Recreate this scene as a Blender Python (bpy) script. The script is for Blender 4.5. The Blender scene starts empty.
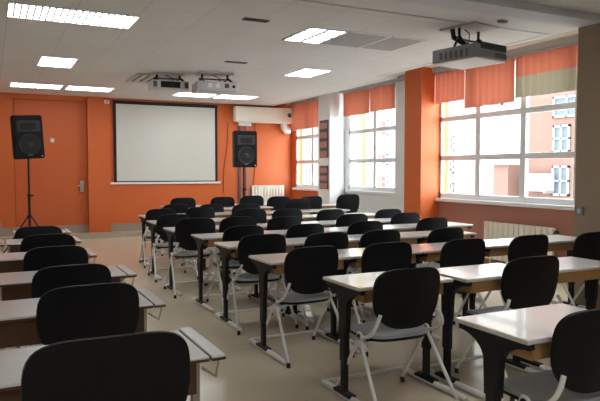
import bpy, bmesh, math, random
from mathutils import Vector, Matrix
random.seed(7)
PI = math.pi
C = bpy.context.scene.collection
ORD = ['zeroth', 'first', 'second', 'third', 'fourth', 'fifth', 'sixth', 'seventh', 'eighth', 'ninth', 'tenth']

# ------------------------------------------------------------------ materials
def mat(name, col, rough=.5, spec=.5, metal=0., noise=0., nscale=8., bump=0., coat=0., trans=None, emit=None):
    m = bpy.data.materials.new(name); m.use_nodes = True
    nt = m.node_tree; b = nt.nodes['Principled BSDF']
    b.inputs['Base Color'].default_value = (*col, 1)
    b.inputs['Roughness'].default_value = rough
    b.inputs['Specular IOR Level'].default_value = spec
    b.inputs['Metallic'].default_value = metal
    b.inputs['Coat Weight'].default_value = coat
    if noise or bump:
        tc = nt.nodes.new('ShaderNodeTexCoord'); n = nt.nodes.new('ShaderNodeTexNoise')
        n.inputs['Scale'].default_value = nscale; n.inputs['Detail'].default_value = 4
        nt.links.new(tc.outputs['Object'], n.inputs['Vector'])
        if noise:
            r = nt.nodes.new('ShaderNodeMapRange')
            r.inputs['To Min'].default_value = 1 - noise; r.inputs['To Max'].default_value = 1 + noise
            nt.links.new(n.outputs['Fac'], r.inputs['Value'])
            mx = nt.nodes.new('ShaderNodeVectorMath'); mx.operation = 'SCALE'
            mx.inputs[0].default_value = col
            nt.links.new(r.outputs['Result'], mx.inputs['Scale'])
            nt.links.new(mx.outputs['Vector'], b.inputs['Base Color'])
        if bump:
            bp = nt.nodes.new('ShaderNodeBump'); bp.inputs['Strength'].default_value = bump; bp.inputs['Distance'].default_value = .01
            nt.links.new(n.outputs['Fac'], bp.inputs['Height']); nt.links.new(bp.outputs['Normal'], b.inputs['Normal'])
    if trans:
        t = nt.nodes.new('ShaderNodeBsdfTranslucent'); t.inputs['Color'].default_value = (*trans, 1)
        mix = nt.nodes.new('ShaderNodeMixShader'); mix.inputs[0].default_value = .45
        out = nt.nodes['Material Output']
        nt.links.new(b.outputs[0], mix.inputs[1]); nt.links.new(t.outputs[0], mix.inputs[2]); nt.links.new(mix.outputs[0], out.inputs['Surface'])
    if emit:
        b.inputs['Emission Color'].default_value = (*col, 1); b.inputs['Emission Strength'].default_value = emit
    return m

def grid_mat(name, col, line, sx, sy, lw, rough, spec=.5, noise=.03, nscale=3., offx=0., offy=0.):
    """rectangular tiles sx by sy metres with thin joints, in world metres (object at the origin)"""
    m = mat(name, col, rough, spec); nt = m.node_tree; b = nt.nodes['Principled BSDF']
    tc = nt.nodes.new('ShaderNodeTexCoord'); mp = nt.nodes.new('ShaderNodeMapping')
    mp.inputs['Location'].default_value = (offx, offy, 0)
    br = nt.nodes.new('ShaderNodeTexBrick'); br.offset = 0; br.squash = 1
    br.inputs['Color1'].default_value = (*col, 1)
    br.inputs['Color2'].default_value = (*[c * .965 for c in col], 1)
    br.inputs['Mortar'].default_value = (*line, 1); br.inputs['Scale'].default_value = 1
    br.inputs['Mortar Size'].default_value = lw; br.inputs['Mortar Smooth'].default_value = .2
    br.inputs['Brick Width'].default_value = sx; br.inputs['Row Height'].default_value = sy
    n = nt.nodes.new('ShaderNodeTexNoise'); n.inputs['Scale'].default_value = nscale; n.inputs['Detail'].default_value = 5
    r = nt.nodes.new('ShaderNodeMapRange'); r.inputs['To Min'].default_value = 1 - noise; r.inputs['To Max'].default_value = 1 + noise
    mx = nt.nodes.new('ShaderNodeVectorMath'); mx.operation = 'SCALE'
    L = nt.links.new
    L(tc.outputs['Object'], mp.inputs['Vector']); L(mp.outputs[0], br.inputs['Vector']); L(tc.outputs['Object'], n.inputs['Vector'])
    L(n.outputs['Fac'], r.inputs['Value']); L(br.outputs['Color'], mx.inputs[0]); L(r.outputs['Result'], mx.inputs['Scale'])
    L(mx.outputs['Vector'], b.inputs['Base Color'])
    return m

def lamp_mat(name, strength, cell=None):
    m = bpy.data.materials.new(name); m.use_nodes = True; nt = m.node_tree
    nt.nodes.remove(nt.nodes['Principled BSDF']); e = nt.nodes.new('ShaderNodeEmission')
    e.inputs['Color'].default_value = (.93, .97, 1, 1); e.inputs['Strength'].default_value = strength
    if cell:
        tc = nt.nodes.new('ShaderNodeTexCoord'); br = nt.nodes.new('ShaderNodeTexBrick'); br.offset = 0
        br.inputs['Color1'].default_value = (.93, .97, 1, 1); br.inputs['Color2'].default_value = (.86, .89, .92, 1)
        br.inputs['Mortar'].default_value = (.022, .022, .022, 1); br.inputs['Scale'].default_value = 1
        br.inputs['Mortar Size'].default_value = cell[2]; br.inputs['Brick Width'].default_value = cell[0]; br.inputs['Row Height'].default_value = cell[1]
        nt.links.new(tc.outputs['Object'], br.inputs['Vector']); nt.links.new(br.outputs['Color'], e.inputs['Color'])
    nt.links.new(e.outputs[0], nt.nodes['Material Output'].inputs['Surface'])
    return m

def glass_mat():
    m = bpy.data.materials.new('window_glass'); m.use_nodes = True; nt = m.node_tree
    nt.nodes.remove(nt.nodes['Principled BSDF'])
    t = nt.nodes.new('ShaderNodeBsdfTransparent'); t.inputs['Color'].default_value = (.96, .98, .97, 1)
    g = nt.nodes.new('ShaderNodeBsdfGlossy'); g.inputs['Roughness'].default_value = .02
    mx = nt.nodes.new('ShaderNodeMixShader'); L = nt.links.new
    mx.inputs[0].default_value = .04
    L(t.outputs[0], mx.inputs[1]); L(g.outputs[0], mx.inputs[2])
    L(mx.outputs[0], nt.nodes['Material Output'].inputs['Surface'])
    return m

M = dict(
    floor=grid_mat('floor_vinyl', (.68, .58, .43), (.55, .47, .35), 1.2, 1.2, .004, .2, .6, .05, 2.2, .3, .2),
    ceiling=grid_mat('ceiling_tiles', (.74, .735, .715), (.58, .57, .55), .6, .74, .005, .8, .3, .03, 2., -.2, -6.09 + .74 * 8),
    plaster=mat('ceiling_plaster', (.72, .715, .70), .8, .3, noise=.03),
    beam=mat('beam_paint', (.64, .66, .70), .7, .3, noise=.03),
    orange=mat('orange_paint', (.63, .135, .030), .55, .4, noise=.05, nscale=2.),
    orange_door=mat('orange_door_paint', (.57, .122, .031), .45, .4, noise=.04, nscale=2.),
    salmon=mat('salmon_paint', (.42, .185, .13), .6, .4, noise=.04, nscale=2.),
    white=mat('white_paint', (.84, .84, .82), .6, .4, noise=.02, nscale=2.),
    cream=mat('cream_paint', (.90, .85, .74), .6, .4, noise=.02),
    tan=mat('tan_paint', (.30, .215, .145), .6, .4, noise=.05, nscale=2.),
    skirting=mat('beige_skirting_tile', (.36, .30, .23), .45, .5, noise=.06, nscale=5.),
    podium=mat('beige_step', (.45, .38, .29), .5, .4, noise=.06, nscale=4.),
    grey_trim=mat('grey_trim', (.50, .50, .49), .5, .5),
    pvc=mat('white_pvc', (.86, .87, .88), .35, .5),
    top_white=mat('white_laminate', (.80, .80, .79), .22, .55, noise=.03, nscale=5., coat=.3),
    top_cream=mat('cream_laminate', (.80, .74, .62), .25, .5, noise=.03, nscale=5., coat=.2),
    edge=mat('laminate_edge_band', (.62, .58, .52), .4),
    wood=mat('oak_board', (.44, .25, .10), .45, .4, noise=.18, nscale=14.),
    dark_wood=mat('brown_board', (.10, .045, .02), .5, .4, noise=.15, nscale=14.),
    black=mat('black_powder_coat', (.011, .011, .012), .5, .3),
    chair_black=mat('black_moulded_plastic', (.007, .0068, .0085), .55, .22, bump=.04, nscale=180.),
    rubber=mat('black_rubber', (.012, .012, .012), .6, .4),
    tube=mat('light_grey_tube', (.80, .80, .78), .35, .5),
    beige_metal=mat('beige_metal', (.50, .43, .34), .45, .5),
    seat_grey=mat('grey_seat_fabric', (.38, .41, .43), .5, .4, noise=.08, nscale=60., bump=.1),
    silver=mat('silver_plastic', (.58, .58, .58), .4, .5),
    dark_grey=mat('dark_grey_plastic', (.09, .09, .095), .5, .4),
    mid_grey=mat('mid_grey_plastic', (.22, .22, .22), .5, .4),
    chrome=mat('brushed_steel', (.62, .6, .57), .3, .5, metal=1.),
    spk_grey=mat('charcoal_plastic', (.03, .03, .032), .45, .4),
    screen=mat('projection_screen', (.66, .655, .60), .9, .1, noise=.01),
    blind=mat('orange_blind_fabric', (.50, .15, .09), .8, .2, trans=(.30, .085, .05)),
    blind_khaki=mat('khaki_blind_fabric', (.36, .31, .21), .8, .2, trans=(.16, .135, .09)),
    radiator=mat('cream_enamel', (.86, .81, .69), .4, .5),
    glass=glass_mat(),
    lamp=lamp_mat('lamp_diffuser', 7),
    lamp_far=lamp_mat('lamp_louvre_fine', 5, (.30, .15, .012)),
    lamp_big=lamp_mat('lamp_louvre_grid', 12, (.0615, .12, .011)),
    lamp_tubes=lamp_mat('lamp_four_tubes', 10, (.6, .185, .03)),
    pink=mat('pink_render', (.135, .078, .063), .9, .1, noise=.03),
    rose=mat('rose_render', (.20, .14, .12), .9, .1, noise=.03),
    white_out=mat('weathered_white', (.22, .23, .235), .6, .3),
    off=mat('pale_render', (.42, .40, .37), .9, .1, noise=.02),
    yellow=mat('yellow_render', (.24, .17, .09), .9, .1, noise=.03),
    dark_pane=mat('distant_window_pane', (.07, .085, .10), .5, .2),
    ground=mat('courtyard_concrete', (.45, .43, .40), .9, .1, noise=.06),
    pink_card=mat('reddish_brown_card', (.50, .24, .18), .6, .3),
)

# ------------------------------------------------------------------ mesh helpers
class MB:
    def __init__(s): s.bm = bmesh.new(); s.mats = []; s.mi = 0
    def use(s, m):
        if m not in s.mats: s.mats.append(m)
        s.mi = s.mats.index(m); return s
    def face(s, vs):
        try: f = s.bm.faces.new(vs)
        except ValueError: return
        f.material_index = s.mi
    def box(s, x0, x1, y0, y1, z0, z1, bev=0., seg=2):
        vs = [s.bm.verts.new((x, y, z)) for z in (z0, z1) for x, y in ((x0, y0), (x1, y0), (x1, y1), (x0, y1))]
        fs = []
        for q in ((3, 2, 1, 0), (4, 5, 6, 7), (0, 1, 5, 4), (1, 2, 6, 5), (2, 3, 7, 6), (3, 0, 4, 7)):
            f = s.bm.faces.new([vs[i] for i in q]); f.material_index = s.mi; fs.append(f)
        if bev:
            es = list({e for f in fs for e in f.edges})
            r = bmesh.ops.bevel(s.bm, geom=es, offset=bev, segments=seg, affect='EDGES', profile=.5)
            for f in r['faces']: f.material_index = s.mi
        return s
    def prism(s, pts, axis, a, b):
        """polygon pts (two coordinates) extruded along axis from a to b"""
        def P(p, t):
            return {'x': (t, p[0], p[1]), 'y': (p[0], t, p[1]), 'z': (p[0], p[1], t)}[axis]
        A = [s.bm.verts.new(P(p, a)) for p in pts]; B = [s.bm.verts.new(P(p, b)) for p in pts]
        s.face(A[::-1]); s.face(B); n = len(pts)
        for i in range(n): s.face([A[i], A[(i + 1) % n], B[(i + 1) % n], B[i]])
        return s
    def tube(s, path, r, seg=8, cap=True):
        path = [Vector(p) for p in path]; rings = []; n = len(path)
        T = [(path[min(i + 1, n - 1)] - path[max(i - 1, 0)]).normalized() for i in range(n)]
        u = T[0].orthogonal().normalized()
        for i in range(n):
            u = (u - T[i] * u.dot(T[i])).normalized(); v = T[i].cross(u)
            ri = r[i] if isinstance(r, (list, tuple)) else r
            rings.append([s.bm.verts.new(path[i] + (u * math.cos(2 * PI * k / seg) + v * math.sin(2 * PI * k / seg)) * ri) for k in range(seg)])
        for i in range(n - 1):
            for k in range(seg):
                s.face([rings[i][k], rings[i][(k + 1) % seg], rings[i + 1][(k + 1) % seg], rings[i + 1][k]])
        if cap: s.face(rings[0][::-1]); s.face(rings[-1])
        return s
    def pad(s, outline, fa, fb, rings=(.0, .45, .75, .92, 1.), rim=.5, grow=1.012):
        """closed cushion: outline(t)->(a,b); fa/fb map (a,b)->point on the two faces"""
        N = 40; pts = [outline(2 * PI * k / N) for k in range(N)]
        def skin(f, flip):
            prev = None
            for q in rings:
                if q == 0: cur = [s.bm.verts.new(f(0, 0, 0))]
                else: cur = [s.bm.verts.new(f(p[0] * q, p[1] * q, q)) for p in pts]
                if prev:
                    for k in range(N):
                        k2 = (k + 1) % N
                        vs = [prev[0], cur[k], cur[k2]] if len(prev) == 1 else [prev[k], cur[k], cur[k2], prev[k2]]
                        s.face(vs[::-1] if flip else vs)
                prev = cur
            return prev
        A = skin(fa, False); B = skin(fb, True)
        mid = [s.bm.verts.new((Vector(fa(p[0] * grow, p[1] * grow, 1)) * rim + Vector(fb(p[0] * grow, p[1] * grow, 1)) * (1 - rim))) for p in pts]
        for k in range(N):
            k2 = (k + 1) % N
            s.face([A[k], mid[k], mid[k2], A[k2]]); s.face([mid[k], B[k], B[k2], mid[k2]])
        return s
    def disc(s, c, axis, r, h, seg=20, r2=None):
        d = Vector({'x': (1, 0, 0), 'y': (0, 1, 0), 'z': (0, 0, 1)}[axis]); c = Vector(c)
        return s.tube([c - d * h / 2, c + d * h / 2], [r, r if r2 is None else r2], seg)
    def build(s, name, m=None, parent=None, smooth=False, loc=None):
        me = bpy.data.meshes.new(name)
        bmesh.ops.recalc_face_normals(s.bm, faces=s.bm.faces[:])
        s.bm.to_mesh(me); s.bm.free()
        for k in (s.mats or [m]): me.materials.append(k)
        if smooth:
            for p in me.polygons: p.use_smooth = True
            try: me.set_sharp_from_angle(angle=math.radians(42))
            except Exception: pass
        o = bpy.data.objects.new(name, me); C.objects.link(o)
        if parent: o.parent = parent
        if loc: o.location = loc
        return o

def tag(o, label, cat, group=None):
    o['label'] = label; o['category'] = cat
    if group: o['group'] = group
    return o
def thing(name, label, cat, loc=(0, 0, 0), rz=0, group=None):
    o = bpy.data.objects.new(name, None); o.empty_display_size = .1; C.objects.link(o)
    o.location = loc; o.rotation_euler = (0, 0, rz)
    return tag(o, label, cat, group)
def struct(o): o['kind'] = 'structure'; return o
def box(name, m, *a, parent=None, bev=0.):
    return MB().box(*a, bev=bev).build(name, m, parent)
KIDS = {}
def dup(root, label, loc, rz=0, scale=1.):
    r = root.copy(); C.objects.link(r); r.location = loc; r.rotation_euler = (0, 0, rz)
    r.scale = scale if isinstance(scale, tuple) else (scale,) * 3
    r['label'] = label
    def rec(src, dst):
        for ch in KIDS.get(src.name, None) or list(src.children):
            c = ch.copy(); C.objects.link(c); c.parent = dst; rec(ch, c)
    rec(root, r)
    return r
def arc(c, r, a0, a1, n, plane='yz', fix=0.):
    out = []
    for i in range(n + 1):
        a = a0 + (a1 - a0) * i / n; p, q = c[0] + r * math.cos(a), c[1] + r * math.sin(a)
        out.append({'yz': (fix, p, q), 'xz': (p, fix, q), 'xy': (p, q, fix)}[plane])
    return out
def bez(p0, p1, p2, n=8):
    p0, p1, p2 = map(Vector, (p0, p1, p2))
    return [p0 * (1 - t) ** 2 + p1 * 2 * t * (1 - t) + p2 * t * t for t in [i / n for i in range(n + 1)]]

# ------------------------------------------------------------------ setting
XW, YW, ZC, XP = 6.8, 14.0, 3.03, 5.6
ZP, ZT = 3.22, 3.10   # top of the blind pocket, top of the blinds
XL, YB = -3.0, -2.2
struct(box('floor', M['floor'], XL - .2, XW + .2, YB - .2, YW + .2, -.1, 0))
XC, XD = 6.25, 5.93   # ceiling edge along the blind pocket: by the far windows, by the big window
struct(box('ceiling', M['ceiling'], XL - .2, XD - .1, 5.2, YW + .2, ZC, ZC + .2))
struct(box('ceiling', M['ceiling'], XD - .1, XC - .1, 8.74, YW + .2, ZC, ZC + .2))
c2 = MB().box(XL - .2, XW + .2, YB - .2, 4.3, ZC, ZC + .2).box(XL - .2, XD, 4.3, 5.188, ZC, ZC + .2)
struct(c2.build('ceiling', M['plaster']))
struct(box('ceiling', M['plaster'], XD - .1, XD, 5.188, 8.74, ZC - .008, ZC + .2))
struct(box('ceiling', M['plaster'], XC - .1, XC, 8.74, YW + .2, ZC - .008, ZC + .2))
struct(box('ceiling', M['plaster'], XD - .05, XW + .2, 4.3, YW + .2, ZP, ZP + .08))
struct(box('trim_1', M['grey_trim'], XW - .16, XW - .0, 4.58, 13.99, ZT - .02, ZT + .06))
struct(box('trim_5', M['cream'], XW - .30, XW - .0, 4.58, 13.99, ZT + .06, ZP + .001))
struct(box('shadow_gap_strip', M['grey_trim'], XL, XD - .1, 5.172, 5.20, ZC - .008, ZC + .01))      # grey strip painted in place of the shadow gap at the tile edge
struct(MB().box(XL, XW + .2, 4.3, 4.58, 2.955, ZC + .001).build('trim_2', M['beam']))          # cross beam
struct(box('wall_left', M['white'], XL - .2, XL, YB, YW, 0, ZC))
struct(box('wall_back', M['white'], XL - .2, XW + .2, YB - .2, YB, 0, ZC))
struct(box('wall_right_pier', M['tan'], XP, XW + .2, YB, 4.58, 0, ZC))
# front wall with a shallow recess that holds the orange door
for q in ((XL, .46, YW - .02, YW + .2, 0, ZC + .1), (1.9, 7.0, YW, YW + .2, 0, ZP + .05), (.46, 1.9, YW - .02, YW + .2, 2.92, ZC),
          (1.9, 2.36, YW - .1, YW, .1, ZC), (.46, 1.9, YW + .16, YW + .2, 0, 2.92)):
    struct(box('wall_front', M['orange'], *q))
dr = struct(MB().box(.47, 1.895, YW + .03, YW + .08, .27, 2.915, bev=.003).build('door_1', M['orange_door']))
hb = MB().box(1.74, 1.82, YW + .012, YW + .03, .98, 1.22, bev=.006)
hb.tube([(1.78, YW + .02, 1.12), (1.78, YW - .03, 1.12), (1.68, YW - .035, 1.115)], .012)
hb.disc((1.78, YW + .01, 1.03), 'y', .02, .02)
hb.build('door_handle', M['chrome'], dr)
struct(box('trim_3', M['skirting'], .46, 1.9, YW + .03, YW + .16, .1, .265))                     # threshold under the door
st = MB().box(2.56, 5.66, YW - .015, YW, .1, .265).box(2.36, 2.56, YW - .015, YW, .1, .265).box(6.0, XW, YW - .015, YW, .1, .265)
st.box(XL, .2, YW - .035, YW - .02, .1, .41).box(.2, .46, YW - .035, YW - .02, .1, .27)
struct(st.build('baseboard_front', M['skirting']))
struct(box('floor_step', M['podium'], XL, XW, 13.66, YW + .03, 0, .1))

# right wall in bays
def wall_bay(m, y0, y1, z0, z1, x0=XW, x1=XW + .2):
    return struct(box('wall_right', m, x0, x1, y0, y1, z0, z1))
wall_bay(M['salmon'], 4.58, 8.3, 0, .96)
wall_bay(M['white'], 8.74, 11.38, 0, 1.03)
wall_bay(M['orange'], 11.9, 14.2, 0, 1.0)
wall_bay(M['cream'], 4.58, 14.2, ZT - .03, ZP + .08)
wall_bay(M['orange'], 8.3, 8.74, 0, ZP, 6.43, 7.0)
wall_bay(M['white'], 8.74, 9.4, 0, ZT - .03)
wall_bay(M['white'], 11.25, 11.38, 0, ZT - .03)
wall_bay(M['white'], 11.38, 11.9, 0, ZP, 6.43, 7.0)
wall_bay(M['white'], 11.9, 12.0, 1.0, ZT - .03)
wall_bay(M['orange'], 13.78, 14.2, 1.0, ZT - .03)
wall_bay(M['orange'], 8.74, 8.76, 0, ZP, 6.43, 6.8)
struct(box('trim_4', M['white'], 6.7, XW, 8.76, 9.42, .0, ZT - .03))

def window(n, y0, y1, z0, z1, mull, rails, sill, glaze):
    f = MB(); X0, X1 = XW + .02, XW + .08; t = .05
    f.box(X0, X1, y0, y0 + t, z0, z1, bev=.006).box(X0, X1, y1 - t, y1, z0, z1, bev=.006)
    f.box(X0, X1, y0, y1, z0, z0 + .09, bev=.006).box(X0, X1, y0, y1, z1 - t, z1, bev=.006)
    for y in mull: f.box(X0 - .005, X1, y - .052, y + .052, z0, z1, bev=.006)
    for ya, yb, z in rails: f.box(X0, X1, ya, yb, z - .042, z + .042, bev=.006)
    o = struct(f.build('window_%d' % n, M['pvc']))
    MB().box(XW - sill, XW + .02, y0 - .03, y1 + .03, z0 - .05, z0 + .005, bev=.006).build('window_sill', M['pvc'], o)
    ys = sorted([y0] + mull + [y1])
    for a, b in zip(ys, ys[1:]):
        MB().box(XW + .048, XW + .052, a + .02, b - .02, z0 + .03, z1 - .03).build('window_pane', M['glass'], o)
    return o
window(1, 4.6, 8.3, .98, ZT - .02, [5.55, 6.47, 7.38], [(4.6, 8.3, 1.655), (4.6, 8.3, 2.30)], .06, None)
window(2, 9.42, 11.26, 1.03, ZT - .02, [10.27], [(9.42, 11.26, 1.645), (9.42, 11.26, 2.25)], .05, None)
window(3, 12.0, 13.78, 1.02, ZT - .02, [12.9], [(12.0, 13.78, 1.655), (12.0, 13.78, 2.25)], .08, None)

# ------------------------------------------------------------------ blinds
def blind(y0, y1, zb, label, split=None, pitch=.125, fold=True):
    t = thing('vertical_blind', label, 'blind', (XW - .08, (y0 + y1) / 2, ZT), 0, 'blinds at the windows')
    h = (y1 - y0) / 2; z1 = -.005
    MB().box(-.03, .03, -h, h, -.05, 0, bev=.004).build('head_rail', M['grey_trim'], t)
    def cloth(za, zb2, m, nm):
        b = MB(); n = max(2, round(2 * h / pitch)) * 4; F, K = [], []
        for i in range(n + 1):
            y = -h + 2 * h * i / n; f = (0, .5, 1, .5)[i % 4] * (.012 if fold else .003)
            F.append((y, -.008 - f))
        pts = [(x, y) for y, x in F] + [(x + .004, y) for y, x in F[::-1]]
        N = n + 1
        lo = [b.bm.verts.new((x, y, za)) for y, x in F]; hi = [b.bm.verts.new((x, y, zb2)) for y, x in F]
        for i in range(n): b.face([lo[i], lo[i + 1], hi[i + 1], hi[i]])
        return b.build(nm, m, t)
    zt = -.05
    if split:
        cloth(split - (ZT), zt, M['blind'], 'upper_cloth'); k = cloth(zb - (ZT), split - (ZT), M['blind_khaki'], 'lower_cloth')
        k['label'] = 'khaki lower part of the blind'
    else: cloth(zb - (ZT), zt, M['blind'], 'cloth')
    MB().box(-.012, .002, -h, h, zb - (ZT) - .012, zb - (ZT), bev=.002).build('bottom_rail', M['grey_trim'], t)
    MB().tube([(-.03, h - .03, -.05), (-.035, h - .03, (zb - ZT) * .95)], .003, 5).build('cord', M['pvc'], t)
blind(7.585, 8.29, 2.57, 'short orange fabric blind beside the orange pillar, over the big window')
blind(6.54, 7.575, 2.435, 'orange fabric blind hanging lowest, over the middle panes of the big window')
blind(4.62, 6.53, 2.485, 'orange blind with khaki lower half, at the tan pier end of the big window', split=2.77)
blind(10.3, 11.3, 2.585, 'orange blind with vertical folds beside the white pillar, middle window')
blind(9.44, 10.29, 2.60, 'plain orange blind next to the orange pillar, middle window')
blind(12.02, 13.8, 2.44, 'orange blind over the small window next to the air conditioner')

# ------------------------------------------------------------------ ceiling fittings
def ceiling_light(x0, x1, y0, y1, m, label, rim=.025):
    t = thing('ceiling_light', label, 'ceiling light', ((x0 + x1) / 2, (y0 + y1) / 2, ZC), 0, 'recessed ceiling lights')
    a, b = (x1 - x0) / 2, (y1 - y0) / 2
    f = MB().box(-a, a, -b, -b + rim, -.012, 0).box(-a, a, b - rim, b, -.012, 0).box(-a, -a + rim, -b + rim, b - rim, -.012, 0).box(a - rim, a, -b + rim, b - rim, -.012, 0)
    f.build('frame', M['white'], t)
    MB().box(-a + rim, a - rim, -b + rim, b - rim, -.007, -.001).build('diffuser', m, t)
ceiling_light(.19, 1.42, 6.47, 7.06, M['lamp_big'], 'long louvred ceiling light with a fine square grid', .012)
ceiling_light(.66, 1.17, 9.28, 10.15, M['lamp'], 'single short ceiling light behind the long louvred one')
ceiling_light(.36, 1.28, 12.25, 12.92, M['lamp_far'], 'ceiling light over the speaker by the door, first of a joined pair')
ceiling_light(1.33, 2.2, 12.25, 12.92, M['lamp_far'], 'ceiling light just before the screen corner, second of a joined pair')
ceiling_light(3.45, 4.27, 12.25, 12.9, M['lamp'], 'ceiling light half hidden behind the grey projector')
ceiling_light(4.33, 5.2, 12.25, 12.9, M['lamp'], 'ceiling light above the screen edge, close to the air conditioner')
ceiling_light(3.19, 3.69, 6.09, 6.84, M['lamp_tubes'], 'ceiling light with visible tubes beside two grey panels')
ceiling_light(4.38, 4.89, 8.56, 9.36, M['lamp'], 'plain square ceiling light near the middle window')
for x, y, l in ((3.3, 2.6, 'added unseen fill light over the second window-side row'), (2.2, -.4, 'added unseen fill light at the back of the room, window side'), (-1.4, .2, 'added unseen fill light at the back of the room, door side')):
    ceiling_light(x - .6, x + .6, y - .3, y + .3, M['lamp_big'], l, .012)  # added fill lights out of view, to brighten the near half of the room
for x0, x1, l in ((3.71, 4.26, 'darker grey ceiling panel touching the light with visible tubes'), (4.29, 4.76, 'darker grey ceiling panel with pale strips, toward the big window')):
    t = thing('ceiling_panel', l, 'ceiling panel', ((x0 + x1) / 2, 6.46, ZC), 0, 'grey ceiling panels')
    a = (x1 - x0) / 2
    MB().box(-a, a, -.36, .36, -.006, 0).build('plate', M['mid_grey'] if False else mat('grey_panel', (.36, .36, .355), .7), t)
    MB().box(a - .0, a + .025, -.36, .36, -.01, 0).box(-a, a, -.385, -.36, -.01, 0).build('frame_strip', M['white'], t)
def slot(x0, x1, y, label):
    t = thing('ceiling_gap', label, 'ceiling vent', ((x0 + x1) / 2, y, ZC), 0, 'dark tile gaps in the ceiling')
    a = (x1 - x0) / 2
    MB().box(-a, a, -.05, .05, -.008, 0, bev=.002).build('rim', M['dark_grey'], t)
    MB().box(-a + .02, a - .02, -.028, .028, -.011, -.004).build('opening', M['black'], t)  # black strip stands in for the shaded gap beside a shifted tile
slot(2.4, 2.68, 6.08, 'dark gap at a shifted ceiling tile close to the light with visible tubes')
slot(3.09, 3.42, 8.56, 'dark gap at a shifted ceiling tile just above the grey projector')
v = thing('ceiling_vent', 'pale square ceiling vent with dark slots beside the black-faced projector', 'ceiling vent', (2.55, 10.75, ZC))
MB().box(-.36, .36, -.5, .5, -.015, 0, bev=.004).build('frame', M['grey_trim'], v)
g = MB()
for k in range(3): g.box(-.30 + k * .13, -.255 + k * .13, -.42, .3, -.02, -.012)
g.build('grille', M['dark_grey'], v)
sd = thing('ceiling_sensor', 'small dark sensor on the plain ceiling strip behind the beam', 'sensor', (4.86, 4.92, ZC))
MB().box(-.05, .05, -.03, .03, -.03, 0, bev=.008).build('housing', M['mid_grey'], sd)
MB().box(-.055, .055, -.035, .035, -.008, 0).build('base_plate', M['white'], sd)

def projector(loc, rz, label, face, body, s=(.6, .5, .14), drop=.17):
    t = thing('projector', label, 'projector', (loc[0], loc[1], ZC), rz, 'ceiling projectors')
    w_, d_, h_ = s[0] / 2, s[1] / 2, s[2]; zt = -drop; zb = zt - h_
    MB().box(-w_ * .8, w_ * .8, -d_ * .8, d_ * .8, -.02, 0, bev=.004).build('ceiling_plate', M['grey_trim'], t)
    b = MB().box(-w_, w_, -d_, d_, zb, zt, bev=.018, seg=3)
    b.build('body', body, t, True)
    for sx in (-1, 1):
        a = MB().tube([(sx * w_ * .62, 0, -.015), (sx * w_ * .62, 0, zt * .45), (sx * w_ * .8, -d_ * .4, zt + .004)], .017, 8)
        a.tube([(sx * w_ * .62, 0, zt * .45), (sx * w_ * .45, d_ * .4, zt + .004)], .014, 8)
        a.build('mount_arm', M['black'], t)
    MB().tube([(-w_ * .8, 0, zt * .6), (w_ * .8, 0, zt * .6)], .012, 8).build('mount_bar', M['dark_grey'], t)
    MB().tube([(.05, d_ * .5, zt + .003), (.12, d_ * .3, zt * .5), (.03, .02, -.05), (-.05, .02, -.02)], .007, 6).build('cable', M['rubber'], t)
    if face == 'grille':
        MB().box(-w_ * .55, w_ * .5, -d_ - .006, -d_ + .01, zb + .025, zt - .02, bev=.004).build('front_grille', M['black'], t)
        q = MB()
        for sx in (-1, 1): q.box(sx * w_ * .84 - .03, sx * w_ * .84 + .03, -d_ - .005, -d_ + .01, zb + .03, zt - .025)
        q.build('side_vent', M['dark_grey'], t)
    elif face == 'ports':
        for k, x in enumerate((-.38, -.02, .42)):
            q = MB().box(w_ * x - .035, w_ * x + .035, -d_ - .004, -d_ + .01, zb + .05, zt - .035, bev=.003)
            q.build('port', M['white'] if k < 2 else M['dark_grey'], t)
        MB().disc((w_ * .75, -d_, (zb + zt) / 2), 'y', .025, .012).build('socket', M['black'], t)
    else:
        MB().box(-w_ * .7, w_ * .95, -d_ - .01, d_ * .1, zt - .052, zt + .018, bev=.006).build('vent_hood', M['black'], t)
        q = MB()
        for k in range(7): q.box(w_ * .25 + k * .03, w_ * .25 + k * .03 + .016, -d_ - .004, -d_ + .01, zb + .02, zb + .075)
        q.build('side_vent', M['dark_grey'], t)
    return t
projector((2.66, 10.1), -.06, 'silver projector with a black front, hung from the ceiling before the screen', 'grille', M['silver'], (.60, .42, .145), .13)
projector((3.33, 9.72), -.12, 'grey projector with white ports, beside the black-faced one', 'ports', M['silver'], (.68, .5, .15), .16)
p3 = projector((4.80, 5.36), .18, 'large dark projector with a black hood, hung by the big window', 'hood', M['mid_grey'], (.54, .60, .15), .235)
for k in range(6): MB().box(-.274, -.265, -.2 + k * .07, -.165 + k * .07, -.36, -.28).build('side_vent', M['dark_grey'], p3)
MB().tube([(-.16, .1, -.02), (-.2, .05, -.12), (-.12, -.1, -.235)], .028, 8).build('mount_arm', M['black'], p3)
MB().box(-.262, .262, -.292, .292, -.397, -.384, bev=.003).build('underside_sheen', M['white'], p3)  # white sheet stands in for light reflected on the underside

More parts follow.
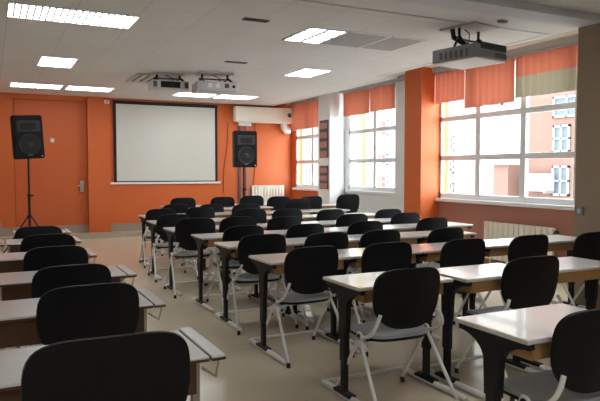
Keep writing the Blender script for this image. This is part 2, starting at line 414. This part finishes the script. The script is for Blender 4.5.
# ------------------------------------------------------------------ front wall fittings
s = thing('projection_screen', 'large white projection screen with thin black border on the orange wall', 'projection screen', (3.64, YW - .022, 1.14))
MB().box(-1.13, 1.14, -.004, .004, .07, 1.77).build('sheet', M['screen'], s)
MB().box(-1.19, -1.13, -.006, .006, .04, 1.82).box(1.14, 1.20, -.006, .006, .04, 1.82).box(-1.13, 1.14, -.006, .006, .04, .07).box(-1.13, 1.14, -.006, .006, 1.77, 1.82).build('border', M['black'], s)
MB().box(-1.28, 1.27, -.025, .02, .0, .045, bev=.008).build('bottom_bar', M['white'], s)
MB().box(-1.20, 1.20, -.02, .02, 1.82, 1.845, bev=.006).build('roller_case', M['black'], s)
a = thing('air_conditioner', 'long white wall air conditioner above the speaker near the window corner', 'air conditioner', (5.98, YW - .03, 2.6))
MB().box(-.76, .78, -.22, 0, .0, .37, bev=.03, seg=3).build('casing', M['cream'], a, True)
MB().box(-.70, .60, -.228, -.19, .015, .065, bev=.008).build('air_flap', M['white'], a)
MB().disc((.65, -.222, .2), 'y', .055, .012).build('badge', M['dark_grey'], a)
MB().tube([(.55, -.1, .02), (.55, -.1, -.1), (.62, -.1, -.17), (.7, -.1, -.17)], .085, 12).build('pipe_elbow', M['white'], a, True)
MB().box(-.62, -.30, -.06, 0, -.08, .0).build('bracket', M['white'], a)

def radiator(name_label, loc, rz, n, pitch, h, depth=.09, z0=.12):
    t = thing('radiator', name_label, 'radiator', loc, rz, 'cream sectional radiators'); L = n * pitch / 2
    b = MB()
    for i in range(n):
        x = -L + i * pitch
        b.box(x + .008, x + pitch - .008, -depth, -depth + .022, z0, z0 + h, bev=.008)
        b.box(x + pitch / 2 - .02, x + pitch / 2 + .02, -depth + .02, -.015, z0 + .02, z0 + h - .015, bev=.006)
        b.box(x + .004, x + pitch - .004, -depth + .012, -.02, z0 + h - .045, z0 + h, bev=.012)
    b.tube([(-L, -depth / 2, z0 + .04), (L, -depth / 2, z0 + .04)], .022, 10).tube([(-L, -depth / 2, z0 + h - .06), (L, -depth / 2, z0 + h - .06)], .022, 10)
    b.build('sections', M['radiator'], t)
    MB().disc((L + .012, -depth / 2, z0 + h - .06), 'x', .03, .03).disc((L + .02, -depth / 2, z0 + .05), 'x', .026, .05).build('valve', M['dark_grey'], t)
    for sx in (-1, 1): MB().box(sx * (L - .12) - .015, sx * (L - .12) + .015, -depth * .7, -.0, 0, z0 + .03).build('bracket', M['radiator'], t)
radiator('cream radiator with wide sections under the big window', (XW - .02, 6.45, 0), -PI / 2, 13, .1, .56)
radiator('pale radiator on the orange wall below the air conditioner', (6.12, YW - .015, .1), 0, 11, .08, .78, z0=.2)

def speaker(loc, rz, label):
    t = thing('loudspeaker', label, 'loudspeaker', loc, rz, 'black loudspeakers on stands')
    h = .73
    b = MB().prism([(-.235, -.17), (.235, -.17), (.235, .02), (.15, .17), (-.15, .17), (-.235, .02)], 'z', 0, h)
    es = [e for e in b.bm.edges]; bmesh.ops.bevel(b.bm, geom=es, offset=.018, segments=2, affect='EDGES')
    b.build('cabinet', M['chair_black'], t, True)
    MB().box(-.19, .19, -.185, -.168, .45, .64, bev=.012).build('horn', M['spk_grey'], t)
    MB().box(-.12, .12, -.19, -.18, .49, .60, bev=.006).build('horn_mouth', M['black'], t)
    MB().tube(arc((0, .24), .165, 0, 2 * PI, 28, 'xz', -.176), .012, 8).build('woofer_ring', M['spk_grey'], t, True)
    MB().tube([(0, -.165, .24), (0, -.174, .24)], [.15, .15], 28).build('woofer_cone', M['rubber'], t)
    MB().tube([(0, -.172, .24), (0, -.188, .24)], [.055, .03], 20).build('dust_cap', M['spk_grey'], t)
    MB().box(-.035, .035, -.176, -.165, .06, .085, bev=.004).build('badge', M['silver'], t)
    MB().disc((.19, -.172, .04), 'y', .012, .01).build('indicator', M['silver'], t)
    return t
def stand(loc, H, label):
    t = thing('speaker_stand', label, 'speaker stand', loc, 0, 'black tripod speaker stands')
    MB().tube([(0, 0, .18), (0, 0, H)], .017, 10).tube([(0, 0, .18), (0, 0, 1.0)], .022, 10).build('pole', M['black'], t, True)
    MB().disc((0, 0, .66), 'z', .035, .06).disc((0, 0, 1.02), 'z', .03, .05).build('collar', M['black'], t)
    MB().disc((.045, 0, 1.02), 'x', .016, .05).build('knob', M['rubber'], t)
    for k in range(3):
        a_ = 2 * PI * k / 3 + .5; c_, s_ = math.cos(a_), math.sin(a_)
        l = MB().tube([(c_ * .03, s_ * .03, .66), (c_ * .48, s_ * .48, .02)], .012, 8).tube([(c_ * .02, s_ * .02, .25), (c_ * .26, s_ * .26, .333)], .009, 8)
        o = l.build('leg', M['black'], t)
        MB().disc((c_ * .48, s_ * .48, .015), 'z', .02, .03).build('rubber_foot', M['rubber'], o)
stand((.6, 11.5, 0), 1.645, 'black tripod speaker stand near the orange door')
speaker((.6, 11.5, 1.645), .16, 'black loudspeaker on a tripod by the orange door').rotation_euler[1] = -.06
stand((5.08, 12.9, 0), 1.515, 'black speaker stand before the orange wall between screen and radiator')
speaker((5.08, 12.9, 1.515), -.06, 'black loudspeaker beside the projection screen, under the air conditioner').scale = (1.1, 1.1, 1.1)
# conduits and small wall boxes
t = thing('wall_conduit', 'pair of thin conduits running up the orange wall behind the speaker', 'conduit', (5.5, YW, .26))
MB().box(-.13, -.07, -.04, 0, 0, 2.36).build('dark_conduit', M['dark_grey'], t)
MB().box(.05, .16, -.05, 0, 0, 2.36).build('painted_conduit', M['salmon'], t)
tag(MB().tube([(5.8, YW - .012, 2.6), (5.82, YW - .012, 1.9), (5.78, YW - .012, 1.3), (5.74, YW - .02, 1.0)], .006, 6).build('wall_cable', M['dark_wood']), 'thin cable hanging down from the air conditioner', 'cable')
tag(MB().tube([(5.12, YW - .012, 2.6), (5.1, YW - .012, 2.1), (5.0, YW - .012, 1.5), (4.98, YW - .012, .9)], .006, 6).build('wall_cable', M['dark_wood']), 'thin cable on the orange wall right beside the projection screen', 'cable')
t = thing('wall_switch', 'small pale sensor plate high on the orange door panel', 'wall switch', (1.2, YW + .03, 2.08))
MB().box(-.045, .045, -.02, 0, -.05, .05, bev=.006).build('plate', M['beige_metal'], t); MB().box(-.015, .015, -.026, -.018, -.02, .02).build('button', M['white'], t)
t = thing('wall_sensor', 'tiny white box on the orange wall above the screen corner', 'sensor', (2.3, YW - .1, 2.93))
MB().box(-.05, .05, -.06, 0, -.035, .035, bev=.008).build('housing', M['white'], t); MB().disc((0, -.062, 0), 'y', .015, .01).build('eye', M['dark_grey'], t)
t = thing('wall_socket', 'small grey switch box on the tan pier edge', 'wall switch', (XP, 4.5, 1.02))
MB().box(-.03, 0, -.045, .045, -.045, .045, bev=.006).build('plate', M['mid_grey'], t); MB().box(-.036, -.028, -.02, .02, -.025, .025).build('rocker', M['grey_trim'], t)

# framed cards on the white pillar
def cards(z0, z1, n, label):
    t = thing('display_panel', label, 'display panel', (6.43, 11.64, z0), 0, 'dark display panels on the pillar'); H = z1 - z0
    MB().box(-.02, 0, -.2, .17, 0, H, bev=.003).build('frame', M['dark_grey'], t)
    for k in range(n):
        zz = H * (k + .08) / n; ze = H * (k + .72) / n
        MB().box(-.026, -.018, -.17, .14, zz, ze, bev=.002).build('card', M['pink_card'], t)
cards(1.72, 2.52, 4, 'upper dark panel of four reddish cards on the white pillar')
cards(1.05, 1.55, 3, 'lower dark panel of three reddish cards on the white pillar')

# ------------------------------------------------------------------ desks of the window-side block
DW, DD = .715, .45
def make_desk(name, label, top):
    t = thing(name, label, 'desk', (0, 0, 0), 0, 'window-side desks in rows'); a, d = DW / 2, DD / 2
    MB().use(top).box(-a, a, -d, d, .728, .75, bev=.004).build('tabletop', None, t)
    MB().box(-a - .001, a + .001, -d - .001, d + .001, .7305, .7445, bev=.003).build('edge_band', M['edge'], t)
    tr = MB().box(-a + .055, a - .055, -d + .03, -d + .048, .648, .728, bev=.003).box(-a + .055, a - .055, d - .16, d - .145, .652, .728, bev=.003)
    tr.box(-a + .055, a - .055, -d + .048, d - .16, .648, .66)
    for s_ in (-1, 1): tr.box(s_ * (a - .061) - .006, s_ * (a - .061) + .006, -d + .03, d - .145, .648, .728)
    tr.build('book_tray', M['wood'], t)
    for s_ in (-1, 1):
        x0, x1 = sorted((s_ * (a - .018), s_ * (a - .052)))
        pts = [(-.215, .728), (-.215, .70)]
        for k in range(9):
            u = k / 8; pts.append((-.20 + (.20 - .05) * math.sin(u * PI / 2) ** 1.2,   .70 - .105 * (1 - math.cos(u * PI / 2))))
        pts += [(-.042, .44), (.042, .44)]
        pts += [(-p[0], p[1]) for p in pts[:-2][::-1]]
        MB().prism(pts, 'x', x0, x1).build('end_bracket', M['black'], t)
        xm = (x0 + x1) / 2
        MB().box(xm - .019, xm + .019, -.033, .033, .24, .50, bev=.005).box(xm - .015, xm + .015, -.026, .026, .035, .25, bev=.004).build('leg', M['black'], t)
        f = MB().tube([(xm, -.40, .018)] + [(xm, -.36 + .61 * k / 6, .026) for k in range(7)] + [(xm, .285, .022)], [.014, .02] + [.021] * 5 + [.02, .014], 10)
        fo = f.build('foot', M['tube'], t, True)
        MB().box(xm - .028, xm + .028, -.10, .10, .03, .052, bev=.006).build('foot_plate', M['black'], fo)
    MB().tube([(-a + .035, .245, .04), (a - .035, .245, .04)], .0125, 10).build('crossbar', M['tube'], t, True)
    return t
desk_cream = make_desk('student_desk', '', M['top_cream'])
desk_white = make_desk('student_desk', '', M['top_white'])
used = {}
def place(proto, label, loc, rz=0, scale=1.):
    if proto.name not in used:
        used[proto.name] = 1; proto.location = loc; proto.rotation_euler = (0, 0, rz); proto['label'] = label
        proto.scale = scale if isinstance(scale, tuple) else (scale,) * 3
        return proto
    return dup(proto, label, loc, rz, scale)
rows = {1: (1.965, 2.27, 1, .73), 2: (1.95, 3.54, 3, .775), 3: (1.895, 4.72, 5, .725), 4: (1.94, 5.72, 4, .735), 5: (1.965, 6.58, 5, .73),
        6: (1.89, 7.50, 5, .73), 7: (1.95, 8.66, 5, .73), 8: (2.08, 9.83, 5, .73), 9: (2.66, 11.2, 3, .73), 10: (3.0, 12.1, 4, .73)}
special_desk = {(1, 0): 'white-topped desk standing closest to the camera in the window-side rows',
                (2, 0): 'cream-topped desk with black end bracket, aisle end of second row from camera'}
for r, (x0, yb, n, p) in rows.items():
    for i in range(n):
        cream = i == 0 and r in (2, 3, 4)
        y = yb - DD / 2 - (.06 if (r == 2 and i > 0) else 0) + random.uniform(-.008, .008)
        x = x0 + p * i + DW / 2
        if r == 10 and i == 3: x, y = 6.02, 11.08
        lb = special_desk.get((r, i)) or '%s-topped desk, %s from the aisle, in the %s window-side row from the camera' % ('cream' if cream else 'white', ORD[i + 1], ORD[r])
        place(desk_cream if cream else desk_white, lb, (x, y, 0), random.uniform(-.006, .006))

# ------------------------------------------------------------------ desks of the door-side column
def make_old_desk():
    t = thing('flap_desk', '', 'desk', (0, 0, 0), 0, 'door-side desks with side flaps')
    W, D = .80, .44; a, d = W / 2, D / 2
    MB().box(-a, a, -d, d, .728, .75, bev=.004).build('tabletop', M['top_white'], t)
    MB().box(-a - .001, a + .001, -d - .001, d + .001, .7285, .741, bev=.003).build('edge_band', M['dark_wood'], t)
    fl = MB().box(a + .012, a + .066, -d, d + .02, .728, .75, bev=.004).build('side_flap', M['top_white'], t)
    MB().box(a + .011, a + .067, -d - .001, d + .021, .7285, .741, bev=.003).build('flap_edge', M['dark_wood'], fl)
    for y in (-d + .06, d - .09):
        br = MB(); br.tube([(a - .02, y, .72), (a + .06, y, .72), (a + .045, y, .65), (a - .01, y, .69)], .007, 6)
        br.build('flap_bracket', M['beige_metal'], t)
    MB().box(-a + .04, a - .04, -d + .03, -d + .045, .60, .728, bev=.002).box(-a + .04, a - .04, -d + .045, d - .05, .60, .612).box(-a + .04, a - .04, d - .05, d - .035, .60, .728).build('book_tray', M['dark_wood'], t)
    for sx in (-1, 1):
        for sy in (-1, 1):
            l = MB().box(sx * (a - .035) - .016, sx * (a - .035) + .016, sy * (d - .07) - .016, sy * (d - .07) + .016, .02, .728, bev=.004).build('leg', M['beige_metal'], t)
            MB().box(sx * (a - .035) - .019, sx * (a - .035) + .019, sy * (d - .07) - .019, sy * (d - .07) + .019, 0, .03, bev=.004).build('foot_cap', M['rubber'], l)
        MB().box(sx * (a - .035) - .012, sx * (a - .035) + .012, -d + .07, d - .07, .12, .15).build('side_rail', M['beige_metal'], t)
    MB().box(-a + .035, a - .035, d - .085, d - .06, .12, .15).build('crossbar', M['beige_metal'], t)
    return t
old = make_old_desk()
old_rows = [(.726, 2.205, 1), (.752, 3.21, 1), (.812, 4.21, 1), (.72, 5.33, 1), (.755, 6.47, .78), (.775, 7.44, .68)]
for k, (xr, yn, sx) in enumerate(old_rows):
    lb = 'white desk with narrow side flap, %s from the camera in the door-side column' % ORD[k + 1]
    place(old, lb, (xr - .40 * sx, yn + .22, 0), 0, (sx, 1, 1))
place(old, 'white desk cut by the picture edge, beside the fifth door-side desk', (-.35, 6.70, 0))

# ------------------------------------------------------------------ chairs
def make_chair():
    t = thing('classroom_chair', '', 'chair', (0, 0, 0), 0, 'black-backed classroom chairs')
    hw, hh, zc = .235, .18, .69
    def outl(_):
        def f(tt):
            c_, s_ = math.cos(tt), math.sin(tt)
            n = 4.0 if s_ > 0 else 2.9
            x = math.copysign(abs(c_) ** (2 / n), c_); z = math.copysign(abs(s_) ** (2 / n), s_)
            if z < 0: x *= 1 - .15 * abs(z) ** 1.3
            return x * hw, z * hh * (1.06 if z < 0 else 1)
        return f
    def sh(x, z, q, off): return (x, off + .045 * (x / hw) ** 2 - .13 * z - .012 * (1 - q * q) * (1 if off > .01 else 0), zc + z)
    b = MB(); b.pad(outl(3.3), lambda x, z, q: sh(x, z, q, .022), lambda x, z, q: sh(x, z, q, 0.))
    back = b.build('backrest', M['chair_black'], t, True)
    # seat
    sw, sd = .225, .215; cy = .275
    def so(tt):
        c_, s_ = math.cos(tt), math.sin(tt); n = 3.4
        return math.copysign(abs(c_) ** (2 / n), c_) * sw, math.copysign(abs(s_) ** (2 / n), s_) * sd
    def drop(y): return -.03 * max(0, (y - .1) / .115) ** 2
    seat = MB().pad(so, lambda x, y, q: (x, cy + y, .458 - .012 * (1 - q * q) + drop(y)), lambda x, y, q: (x, cy + y, .432 + drop(y))).build('seat', M['seat_grey'], t, True)
    MB().pad(so, lambda x, y, q: (x * 1.01, cy + y * 1.01, .438 + drop(y)), lambda x, y, q: (x * .97, cy + y * .97, .418 - .02 * (1 - q * q) + drop(y))).build('seat_shell', M['chair_black'], seat, True)
    for s_ in (-1, 1):
        X = s_ * .245
        hub = (X, .19, .435)
        up = MB().tube(bez((s_ * .205, .02, .60), (X * 1.08, -.01, .50), (X, .10, .455), 7)[:-1] + bez((X, .10, .455), (X, .15, .437), hub, 3), .0115, 8)
        up.build('back_tube', M['tube'], t, True)
        h = MB().tube(arc((.19, .435), .026, 0, 2 * PI, 16, 'yz', X), .009, 6).build('pivot_ring', M['tube'], t, True)
        MB().disc((X, .19, .435), 'x', .02, .022).build('pivot_cap', M['rubber'], h)
        for yf, nm in ((-.10, 0), (.47, 1)):
            kx = X + s_ * (.035 if nm == 0 else .01)
            l = MB().tube([hub, ((X + kx) / 2, .19 + (yf - .19) * .5, .235), (kx, yf, .035)], .0115, 8).build('leg', M['tube'], t, True)
            MB().tube([(kx, yf, .036), (kx, yf - .002, 0.0)], [.0135, .0155], 10).build('foot_cap', M['rubber'], l)
    MB().tube([(-.245, .30, .37), (.245, .30, .37)], .010, 8).build('crossbar', M['tube'], t, True)
    MB().box(-.20, .20, .17, .21, .405, .425).build('seat_support', M['black'], t)
    return t
chair = make_chair()
R = {1: [(2.31, 1.73, 1)], 2: [(2.235, 2.96, 1), (3.20, 2.90, 1.02)], 3: [(2.21, 4.14, 1), (2.88, 4.10, 1), (3.61, 4.02, 1), (4.36, 4.0, 1), (5.10, 3.93, 1)],
     4: [(2.22, 5.14, 1), (2.83, 5.02, 1), (3.41, 4.98, 1), (4.16, 4.90, 1)], 5: [(2.39, 6.03, 1), (3.08, 5.94, 1), (3.86, 5.95, 1), (4.88, 6.02, 1)],
     6: [(2.14, 6.93, 1.03), (2.68, 6.94, 1.03), (3.27, 6.89, 1.01), (4.28, 6.93, 1.01), (5.12, 6.90, 1.0)],
     7: [(2.18, 8.02, 1), (3.30, 8.09, 1.045), (3.84, 8.0, 1.03), (4.57, 8.02, 1), (5.36, 7.65, 1)],
     8: [(2.32, 9.27, 1), (2.94, 9.28, 1.01), (3.70, 9.24, 1.05)],
     9: [(2.86, 10.42, 1), (3.42, 10.17, 1), (5.0, 9.95, 1.08)],
     10: [(3.3, 11.5, 1.07), (4.1, 11.5, 1.07), (4.68, 11.4, 1.09), (5.18, 11.2, 1.07), (5.62, 10.65, 1.09)]}
special = {(1, 0): 'black-backed chair half out of frame at the closest window-side desk',
           (2, 0): 'black-backed chair showing its grey seat, at the cream desk of second row from camera',
           (3, 0): 'black-backed chair showing its grey seat, aisle end of third row from camera'}
for r, l in R.items():
    for i, (x, y, s_) in enumerate(l):
        lb = special.get((r, i)) or 'black-backed chair, %s from the aisle, at the %s window-side row from the camera' % (ORD[i + 1], ORD[r])
        place(chair, lb, (x, y, 0), random.uniform(-.05, .05), s_)
dup(chair, 'larger black-backed chair alone below the middle window, near the white pillar', (6.28, 10.33, 0), .05, 1.13)
left_ch = [(.325, 1.93, 1.085), (.43, 3.12, 1.03), (.45, 4.0, 1), (.45, 5.04, 1), (.47, 6.03, 1), (.45, 6.95, 1)]
for k, (x, y, s_) in enumerate(left_ch):
    lb = 'large black chair back closest to the camera, in the door-side column' if k == 0 else 'black-backed chair, %s from the camera in the door-side column' % ORD[k + 1]
    dup(chair, lb, (x, y, 0), (-.03 if k == 0 else random.uniform(-.04, .04)), s_)

# ------------------------------------------------------------------ outside the windows
struct(box('ground', M['ground'], 7.2, 60, -10, 70, -7.0, -6.9))
def building(name, label, m, x0, x1, y0, y1, z0, z1, wins, wm=None):
    t = thing(name, label, 'building', ((x0 + x1) / 2, (y0 + y1) / 2, z0))
    cx, cy = (x0 + x1) / 2, (y0 + y1) / 2
    MB().box(x0 - cx, x1 - cx, y0 - cy, y1 - cy, 0, z1 - z0).build('wall', m, t)
    MB().box(x0 - cx - .15, x1 - cx + .15, y0 - cy + .02, y1 - cy - .02, z1 - z0, z1 - z0 + .3).build('cornice', M['off'], t)
    for (ya, yb, za, zb) in wins:
        f = MB(); X = x0 - cx
        for q in ((ya, ya + .07, za, zb), (yb - .07, yb, za, zb), (ya, yb, za, za + .07), (ya, yb, zb - .07, zb), ((ya + yb) / 2 - .03, (ya + yb) / 2 + .03, za, zb), (ya, yb, (za + zb) / 2 - .03, (za + zb) / 2 + .03)):
            f.box(X - .08, X, q[0] - cy, q[1] - cy, q[2] - z0, q[3] - z0)
        w_ = f.build('window', M['white_out'], t)
        MB().box(X - .03, X - .01, ya - cy, yb - cy, za - z0, zb - z0).build('pane', wm or M['dark_pane'], w_)
    return t
X0 = 17.0
building('pink_building', 'pink apartment facade with white windows outside the big window', M['pink'], X0, X0 + 8, 8.0, 16.2, -6.9, 9,
         [(14.1, 14.78, .6, 1.6), (14.1, 14.78, 2.05, 2.95), (13.7, 14.8, 3.2, 3.9), (11.3, 12.2, .3, 1.7), (11.3, 12.2, 2.3, 3.6)])
building('pale_building', 'bright pale building in the middle of the big window', M['off'], X0 + 1, X0 + 9, 16.22, 19.5, -6.9, 10, [(18.1, 18.7, 4.0, 4.8)])
building('low_annexe', 'low pink annexe in front of the pale building outside', M['pink'], X0 - .6, X0 + .65, 16.22, 16.95, -6.9, 1.65, [])
building('rose_building', 'narrow rose-coloured building seen between two paler ones outside', M['rose'], X0 + 1.4, X0 + 9, 19.52, 20.9, -6.9, 9, [])
building('white_house', 'white house with small dark windows outside, near the orange pillar', M['off'], X0 + 1.6, X0 + 9, 20.92, 22.7, -6.9, 9,
         [(21.6, 22.1, .2, .9), (21.6, 22.1, 1.3, 1.9), (21.6, 22.1, 2.3, 3.0)])
building('yellow_building', 'yellow apartment block at the far edge of the big window', M['yellow'], X0 + 3, X0 + 11, 22.75, 25.0, -6.9, 8, [])
building('white_apartment_block', 'white apartment block with reddish windows outside the middle window', M['off'], X0 + 1, X0 + 9, 25.1, 28.0, -6.9, 9,
         [(25.9, 26.9, .5, 1.2), (25.9, 26.9, 1.7, 2.3), (25.9, 26.9, 3.2, 4.0)], M['pink'])
building('yellow_tower', 'yellow-faced narrow block outside the middle window', M['yellow'], X0 + .8, X0 + 9, 28.02, 29.2, -6.9, 9, [])
building('rose_apartment_block', 'rose apartment block outside the small window by the air conditioner', M['rose'], X0 + 1, X0 + 9, 29.3, 42, -6.9, 8, [(34, 35, .4, 1.6), (34, 35, 2.4, 3.6), (37, 38, .4, 1.6)])
t = thing('outdoor_unit', 'white outdoor air conditioning unit mounted on the pink facade', 'air conditioner', (X0 - .26, 15.15, .68))
MB().box(-.25, .2, -.5, .5, .06, .66, bev=.03).build('casing', M['white_out'], t)
MB().tube(arc((.08, .36), .24, 0, 2 * PI, 28, 'yz', -.26), .025, 8).build('fan_ring', M['mid_grey'], t, True)
for y_ in (-.4, .4): MB().box(-.2, .25, y_ - .03, y_ + .03, .0, .06).build('bracket', M['mid_grey'], t)
MB().disc((-.255, .08, .36), 'x', .22, .02, 28).build('fan_grille', M['mid_grey'], t)

# ------------------------------------------------------------------ light
wd = bpy.data.worlds.new('sky'); bpy.context.scene.world = wd; wd.use_nodes = True
bg = wd.node_tree.nodes['Background']; bg.inputs['Color'].default_value = (.86, .93, 1.0, 1); bg.inputs['Strength'].default_value = 8
sun = bpy.data.lights.new('sun', 'SUN'); sun.energy = 2.2; sun.angle = .02; sun.color = (1, .95, .88)
so_ = bpy.data.objects.new('sun', sun); C.objects.link(so_)
so_.rotation_euler = Vector((1, .35, -.9)).to_track_quat('-Z', 'Y').to_euler()
for y0, y1, z0, z1 in ((4.6, 8.3, 1.0, 2.55), (9.42, 11.26, 1.05, 2.6), (12., 13.78, 1.05, 2.45)):
    pl = bpy.data.lights.new('window_portal', 'AREA'); pl.shape = 'RECTANGLE'; pl.size = z1 - z0; pl.size_y = y1 - y0; pl.cycles.is_portal = True
    po = bpy.data.objects.new('window_portal', pl); C.objects.link(po); po.location = (XW + .12, (y0 + y1) / 2, (z0 + z1) / 2)
    po.rotation_euler = Vector((-1, 0, 0)).to_track_quat('-Z', 'Y').to_euler()

# ------------------------------------------------------------------ camera
cd = bpy.data.cameras.new('camera'); cam = bpy.data.objects.new('camera', cd); C.objects.link(cam)
cd.sensor_width = 36; cd.sensor_fit = 'HORIZONTAL'; cd.lens = 617 / 600 * 36; cd.clip_start = .05; cd.clip_end = 300
cam.location = (0, 0, 1.45); cam.rotation_euler = (math.radians(90 - 2.8), 0, math.radians(-26.7))
sc = bpy.context.scene; sc.camera = cam
sc.view_settings.view_transform = 'Standard'; sc.view_settings.look = 'None'; sc.view_settings.exposure = 0.63; sc.view_settings.gamma = 1.0
sc.cycles.use_denoising = True
sc.cycles.max_bounces = 10; sc.cycles.diffuse_bounces = 5; sc.cycles.transparent_max_bounces = 12
sc.cycles.sample_clamp_indirect = 6
